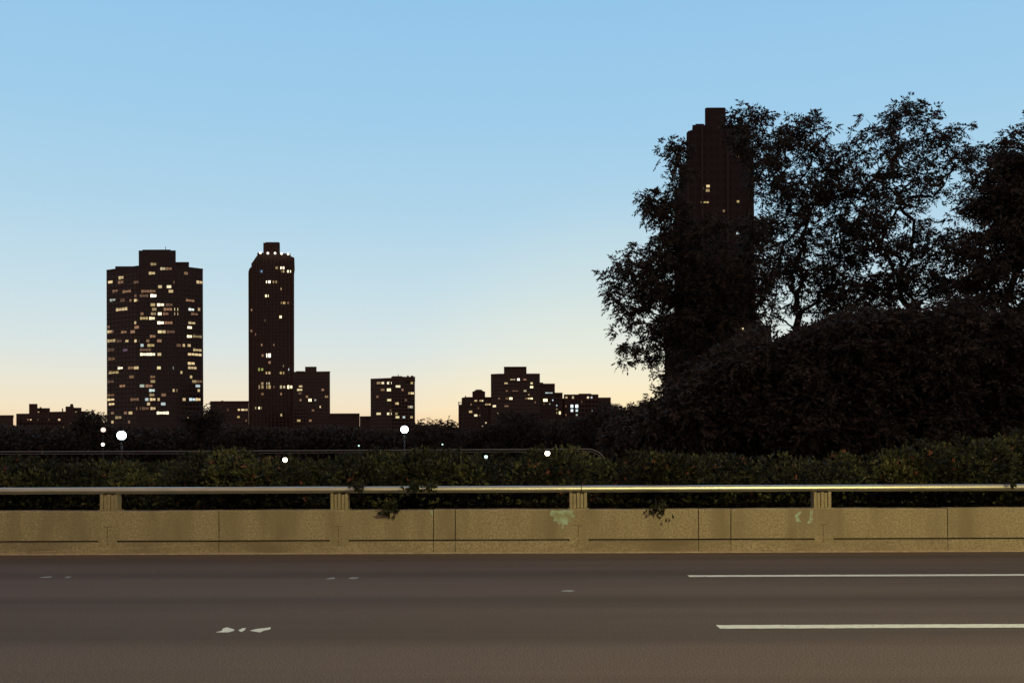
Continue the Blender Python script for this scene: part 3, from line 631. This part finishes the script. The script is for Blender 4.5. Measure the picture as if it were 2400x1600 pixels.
# big tower on the right, partly behind the trees
Z4 = lambda l, h=14: conv(1350, 200, 2.613, l, h)
t5 = building('apartment_tower', 'tall stepped brick tower with square roof box rising behind the big trees', 250, [(1580,0),(1768,0)], 420, 26,
         Z4([(985,437,24,'o',10),(808,618,20,'y',14),(806,645,22,'y',16),(775,632,16,'o',12),(790,717,50,'y',10),(992,712,14,'y',12),(905,770,12,'o'),(990,905,16,'b',14),(1018,1488,16,'w')], 14), pitch=None, wallm=noisy('darkened_brick', (.045,.034,.034), (.065,.05,.05), .4, .95),  # brick darkened so the tower merges with the trees before it
         outline=[(1558,1057),(1558,765),(1580,764),(1580,440),(1592,439),(1592,385),(1608,384),(1609,312),(1613,307),(1622,306),(1623,293),(1757,293),(1758,345),(1766,346),(1770,760),(1808,762),(1808,1057)],
         blocks=[(1652,1701,254,'penthouse',5,296),(1655,1699,252.5,'penthouse_cap',6,256),(1630,1650,290.5,'roof_railing',4,294),(1728,1731,286,'vent',6,294)])
m = MB()
for y in np.arange(305, 1000, 19):
    for x in np.arange(1618, 1752, 15):
        a, b = P(x, y, 249.95), P(x+8, y+8, 249.95); m.add([(a.x,249.95,b.z),(b.x,249.95,b.z),(b.x,249.95,a.z),(a.x,249.95,a.z)], [(0,1,2,3)])
o = m.build('dark_windows', mat('matt_dark_glass', (.04,.032,.032), .5, spec=.1), t5); o['kind'] = 'stuff'
m = MB()
for x in (1612, 1645, 1705, 1754):
    a = P(x, 312 if x < 1620 else 296, 250); m.box(a.x-.25, a.x+.25, 249.6, 249.998, 0, a.z)
m.build('facade_ribs', M_concb, t5)

# ------------------------------------------------------------------ woods and trees
def wood(name, label, x0, x1, Y0, Y1, profile, n, ls, seed=0, lm=None):
    xs, ys = zip(*profile); B = []; D = []
    for i in range(n):
        px = rng.uniform(x0, x1); Y = rng.uniform(Y0, Y1); r = rng.uniform(.7, 1.5)*(Y0/120)
        zt = P(px, np.interp(px, xs, ys), Y).z; z = rng.uniform(0, 1)**.6*(zt-r*.8) if i % 3 else zt-r*.85
        k = 60; o = unit(rng.normal(size=(k, 3))); c = np.array([(px-1200)/F*Y, Y, max(z, .3)])
        B.append(c+o*r*rng.uniform(.5, 1.05, (k, 1))); D.append(o+rng.normal(size=(k, 3))*.5)
    B = np.concatenate(B); B[:, 2] = np.maximum(B[:, 2], .02); D = np.concatenate(D); S = rng.uniform(.6, 1.2, len(B))*ls
    o = leaf_mesh(name, B, D, S, S*.6, lm or M_leaf2)
    return tag(o, label, 'woodland', kind='stuff')
wood('distant_woodland', 'continuous dark tree mass running across below the skyline', -250, 1620, 150, 190,
     [(-250,1002),(0,1000),(40,1004),(200,1004),(235,992),(250,1004),(400,1008),(470,992),(520,998),(600,1004),(700,1010),(770,1000),(870,1012),(960,1012),(985,1002),(1040,1002),(1080,1012),(1140,1010),(1180,992),(1280,985),(1340,992),(1400,976),(1500,965),(1620,945)], 3400, .62)
wood('right_woodland', 'solid dark thicket filling the space beneath the big trees on the right', 1430, 2750, 62, 82,
     [(1430,1000),(1500,985),(1560,972),(1610,940),(1650,900),(1780,830),(1850,800),(1920,775),(1960,752),(2100,745),(2240,745),(2300,758),(2400,772),(2750,760)], 6500, .5)

def small(name, label, Y, px, lobes, n, top, **k):
    return tree(name, label, Y, px, lobes, (px, top), n, trunk_r=.2, cat2=True, per=k.pop('per', 16), depth=2.5, leafm=M_leaf2, llen=k.pop('llen', .3), lwid=k.pop('lwid', .13), L=k.pop('L', .6), clr=k.pop('clr', .8), group='trees in front of the skyline', **k)
small('distant_tree', 'rounded tree sloping down between the long low block and the broad tower', 140, 212, [(212,978,20,12),(228,988,16,10),(205,1000,22,12),(222,1012,22,18)], 70, 985)
small('distant_tree', 'tree hiding the foot of the broad tower on its right', 140, 478, [(485,975,22,16),(460,985,22,12),(505,965,18,16),(480,1000,40,22)], 70, 990)
small('distant_tree', 'low round tree just right of the isolated square block', 140, 990, [(985,1000,22,10),(1002,1005,20,10),(990,1022,40,14)], 40, 1010)
small('distant_tree', 'sparse feathery tree left of the central cluster', 130, 1050, [(1030,992,14,5),(1045,988,16,5),(1062,990,14,8),(1050,1003,28,9),(1050,1020,40,14)], 46, 1005, per=9)
small('distant_tree', 'tree in front of the stepped cluster block base', 140, 1110, [(1100,1018,36,8),(1150,1006,24,10),(1120,1026,50,10)], 60, 1005)
small('distant_tree', 'tree covering the lower windows of the tallest cluster block', 140, 1215, [(1200,978,40,12),(1240,985,40,16),(1220,1010,60,20)], 70, 1000)
small('distant_tree', 'tree in front of the two columns of cool white windows', 140, 1370, [(1355,990,30,14),(1400,965,26,16),(1425,960,20,14),(1380,1010,55,24)], 70, 990)
small('distant_tree', 'dark tree rising toward the big trees at the right end of the skyline', 110, 1500, [(1450,968,30,8),(1500,958,36,8),(1540,950,22,8),(1490,995,60,26)], 90, 975)

tree('big_tree', 'leftmost big tree whose layered branches reach left past the tall stepped tower', 38, 1655, [
    (1585,385,20,36),(1560,350,14,14),(1545,482,36,34),(1525,505,30,14),(1560,545,26,22),(1525,470,22,16),(1475,598,30,26),(1445,640,30,28),(1500,640,46,30),(1432,692,22,14),(1470,690,44,22),(1530,690,40,40),
    (1490,730,44,12),(1468,765,34,14),(1510,775,40,18),(1480,815,36,12),(1520,835,34,18),(1462,846,14,7),(1548,740,16,80),(1545,872,8,8),(1550,600,24,60),(1550,914,14,6),(1515,926,20,4),(1460,934,16,3),
    (1592,470,14,80),(1600,620,30,70),(1640,760,80,80),(1660,890,90,70),(1760,560,14,80),(1760,690,34,70),(1650,560,50,36),(1700,640,60,60),(1640,700,60,60),(1600,520,14,40),(1745,285,34,24),(1768,290,22,26),(1722,275,16,10),(1752,345,26,26),(1780,380,22,34)],
    (1665,640), 560, trunk_r=.17, clr=.27, L=.27, llen=.16, lwid=.058, per=14, depth=2.2, group='big dark trees on the right')
tree('big_tree', 'second big tree from left with a visible forked trunk', 42, 1872, [
    (1888,296,38,20),(1846,316,36,22),(1806,340,26,26),(1925,345,42,24),(1790,400,26,36),(1860,370,60,30),(1930,400,50,34),(1820,450,44,40),(1890,460,60,40),(1955,470,40,40),(1810,540,42,30),(1880,540,56,30),(1950,560,44,26),(1820,610,40,22),
    (1900,630,50,24),(1790,680,30,24),(1850,700,44,22),(1940,660,40,20),(1800,740,16,14),(1905,715,36,14),(1990,620,26,26),(1985,380,26,22),(1830,650,50,30),(1960,700,50,40),(1790,560,30,50),(1880,590,60,20),(1990,520,30,50)],
    (1872,770), 400, trunk_r=.15, clr=.3, L=.28, llen=.165, lwid=.058, per=11, depth=2.2, group='big dark trees on the right')
tree('big_tree', 'third big tree from left, with the highest ragged top', 40, 2140, [
    (2134,240,20,14),(2112,268,30,20),(2136,290,34,22),(2040,290,18,22),(2024,340,34,22),(2080,330,44,26),(2160,320,40,22),(2212,330,36,18),(2252,302,20,12),(2262,360,18,16),(2230,372,36,14),(2090,390,60,26),(2180,400,60,18),
    (2040,440,44,26),(2120,450,60,20),(2200,440,36,12),(2030,510,46,28),(2110,510,44,22),(2180,530,40,14),(2050,590,40,22),(2130,600,50,18),(2200,600,40,16),(2060,660,44,16),(2150,650,40,18),(2080,720,44,16),(2180,700,26,26),(2120,760,60,20),(2255,390,22,10),(2010,700,50,40),(2090,670,80,30),(2150,570,90,20),(2020,560,40,50),(2230,640,34,36),(2000,430,30,40)],
    (2130,720), 430, trunk_r=.15, clr=.3, L=.28, llen=.165, lwid=.058, per=10, depth=2.2, group='big dark trees on the right')
tree('big_tree', 'rightmost big tree cut off by the right photo edge', 36, 2400, [
    (2392,345,26,22),(2420,300,30,20),(2350,392,30,22),(2400,420,44,36),(2280,425,26,12),(2320,470,46,28),(2390,510,50,44),(2460,420,50,60),(2300,560,44,30),(2370,600,50,34),(2250,600,26,18),(2290,650,40,24),(2350,680,40,18),(2460,560,60,70),(2460,700,50,50),(2280,720,36,24),(2340,760,50,24)],
    (2390,740), 520, trunk_r=.16, clr=.33, L=.3, llen=.165, lwid=.06, per=15, depth=2.2, group='big dark trees on the right')
def under(label, px, lobes, top, Y=31, n=190):
    tree('understory_tree', label, Y, px, lobes, (px, top), n, trunk_r=.1, per=22, depth=1.8, clr=.42, L=.34, llen=.16, lwid=.07, cat2=True, group='bushy trees under the big crowns')
under('low bushy tree right of the forked trunk under the big crowns', 2000, [(1950,775,40,20),(1935,750,10,12),(1985,742,8,8),(2035,738,14,10),(2000,762,44,18),(2060,765,44,20),(1990,830,80,50),(2010,920,80,60),(1990,1000,80,40)], 860, n=260)
under('bushy tree below the highest ragged crown', 2170, [(2120,765,40,18),(2110,742,10,10),(2165,736,12,14),(2235,728,18,12),(2170,765,40,20),(2220,755,40,20),(2170,830,80,50),(2170,920,80,60),(2170,1000,80,40)], 860, n=260)
under('bushy tree at the right photo edge below the cut off crown', 2350, [(2290,780,36,20),(2300,748,14,14),(2345,758,8,10),(2350,785,50,20),(2430,785,50,20),(2350,850,90,50),(2350,930,90,60),(2340,1000,90,30)], 870, Y=32, n=280)
under('bushy tree around the foot of the forked trunk', 1870, [(1860,830,40,24),(1900,810,30,26),(1860,880,60,40),(1870,950,70,50),(1860,1010,80,36)], 880, n=200)
under('bushy tree standing left of the forked trunk before the stepped tower', 1740, [(1770,830,44,40),(1720,860,60,50),(1740,940,80,60),(1740,1010,80,40),(1800,900,24,50)], 880, n=240)
under('low bushy tree below the layered left branches', 1600, [(1606,920,26,26),(1585,965,36,16),(1510,992,44,16),(1600,990,80,44),(1640,930,40,50)], 970, n=220)

# ------------------------------------------------------------------ lamps
M_lampb = mat('blue_white_lamp_glow', (.8,.8,.8), .5, emit=(.75,.93,1), es=14)
M_lampw = mat('warm_white_lamp_glow', (.8,.8,.8), .5, emit=(1,.88,.62), es=8)
M_lampg = mat('greenish_lamp_glow', (.8,.8,.8), .5, emit=(.6,1,.85), es=1.6)
def street_lamp(px, py, Y, r, label, glow, group='distant street lamps'):
    c = P(px, py, Y); T = empty('street_lamp', (c.x, Y, 0), label, 'street lamp', group)
    m = MB(); m.tube([(c.x, Y, 0), (c.x, Y, c.z-r*.9)], [.09, .06], 10); m.tube([(c.x, Y, 0), (c.x, Y, .4)], [.16, .12], 10); m.build('pole', M_pole, T)
    m = MB(); m.ball(c, r, 28, 20); m.build('lamp_globe', glow, T)
    if r > .28:
        l = bpy.data.lights.new('lamp_light', 'POINT'); l.energy = 500; l.color = (.7, .9, 1); l.shadow_soft_size = r*1.3
        lo = bpy.data.objects.new('lamp_light', l); col.objects.link(lo); lo.parent = T; lo.location = (0, 0, c.z)
    m = MB(); m.tube([(c.x, Y, c.z-r*1.05), (c.x, Y, c.z-r*.8)], [r*.35, r*.5], 12); m.build('collar', M_pole, T)
    m = MB(); m.tube([(c.x, Y, c.z+r*.9), (c.x, Y, c.z+r*1.15)], [r*.4, r*.08], 12); m.build('cap', M_pole, T)
street_lamp(285, 1020, 82, .36, 'brightest blue white lamp, at the foot of the broad tower', M_lampb)
street_lamp(948, 1006, 82, .30, 'bright blue white lamp below the isolated square block', M_lampb)
street_lamp(242, 1007, 110, .26, 'dim pinkish lamp just left of the brightest lamp', mat('pink_lamp_glow', (.8,.8,.8), .5, emit=(1,.7,.6), es=1.3))
street_lamp(241, 1041, 100, .15, 'small cream lamp low left of the brightest lamp', M_lampw)
def bollard(px, py, Y, r, label, glow):
    c = P(px, py, Y); T = empty('bollard_lamp', (c.x, Y, 0), label, 'garden lamp', 'small lamps glowing in the hedge')
    m = MB(); m.tube([(c.x, Y, 0), (c.x, Y, c.z-r)], .035, 10); m.build('post', M_pole, T)
    m = MB(); m.ball(c, r, 24, 16); m.build('lamp_globe', glow, T)
    m = MB(); m.tube([(c.x, Y, c.z+r*.85), (c.x, Y, c.z+r*1.2)], [r*.7, r*.2], 12); m.build('cap', M_pole, T)
bollard(668, 1077, 15.4, .036, 'small round cream lamp in the hedge below the slender tower', M_lampw)
bollard(1283, 1062, 15.6, .04, 'larger round cream lamp in the hedge right of the frame centre', M_lampw)
bollard(1139, 1070, 18.5, .032, 'tiny pale green white lamp in the hedge between the two cream ones', M_lampg)
for px, py, lb, g in ((841,1044,'tiny pale green light above the hedge left of the second bright lamp',M_lampg),(1037,1041,'tiny pale green light above the hedge right of the second bright lamp',M_lampg),(1455,1041,'tiny white light in front of the dark thicket near the curved rail',M_lampg)):
    street_lamp(px, py, 70, .055, lb, g, 'tiny far lights above the hedge')

# lit roadside lamps on the near side of the road (behind the camera), the light on road and barrier
def road_lamp(x, y, h, power, label):
    T = empty('road_lamp', (x, y, 0), label, 'street lamp', 'tall roadside lamps on the near side')
    m = MB(); m.tube([(x, y, 0), (x, y, h-1)], [.13, .08], 12); m.tube([(x, y, 0), (x, y, .5)], [.22, .17], 12); m.build('pole', M_pole, T)
    m = MB(); m.tube([(x, y, h-1), (x, y+.3, h-.3), (x, y+1.2, h), (x, y+2.6, h+.05)], [.07, .06, .05, .045], 10); m.build('arm', M_pole, T)
    m = MB(); m.outline([(x-.16, h+.12), (x-.2, h-.02), (x+.2, h-.02), (x+.16, h+.12)], y+2.5, y+3.25); m.build('lamp_head', M_pole, T, .03)
    m = MB(); m.box(x-.14, x+.14, y+2.6, y+3.15, h-.06, h-.025); m.build('lamp_lens', mat('sodium_lens', (.8,.7,.5), .4, emit=(1,.8,.4), es=6), T)
    l = bpy.data.lights.new('lamp_light', 'SPOT'); l.energy = power*4.7; l.color = LAMPC; l.shadow_soft_size = .25; l.spot_size = math.radians(157); l.spot_blend = .12
    lo = bpy.data.objects.new('lamp_light', l); col.objects.link(lo); lo.parent = T; lo.location = (0, 2.9, h-.12); lo.rotation_euler = (0, 0, 0)
LAMPC = (1, .82, .31)
road_lamp(7.5, -7.0, 8.6, 2300, 'tall road lamp right of and behind the camera')
road_lamp(-42, -7.0, 8.6, 2300, 'tall road lamp far to the left behind the camera')
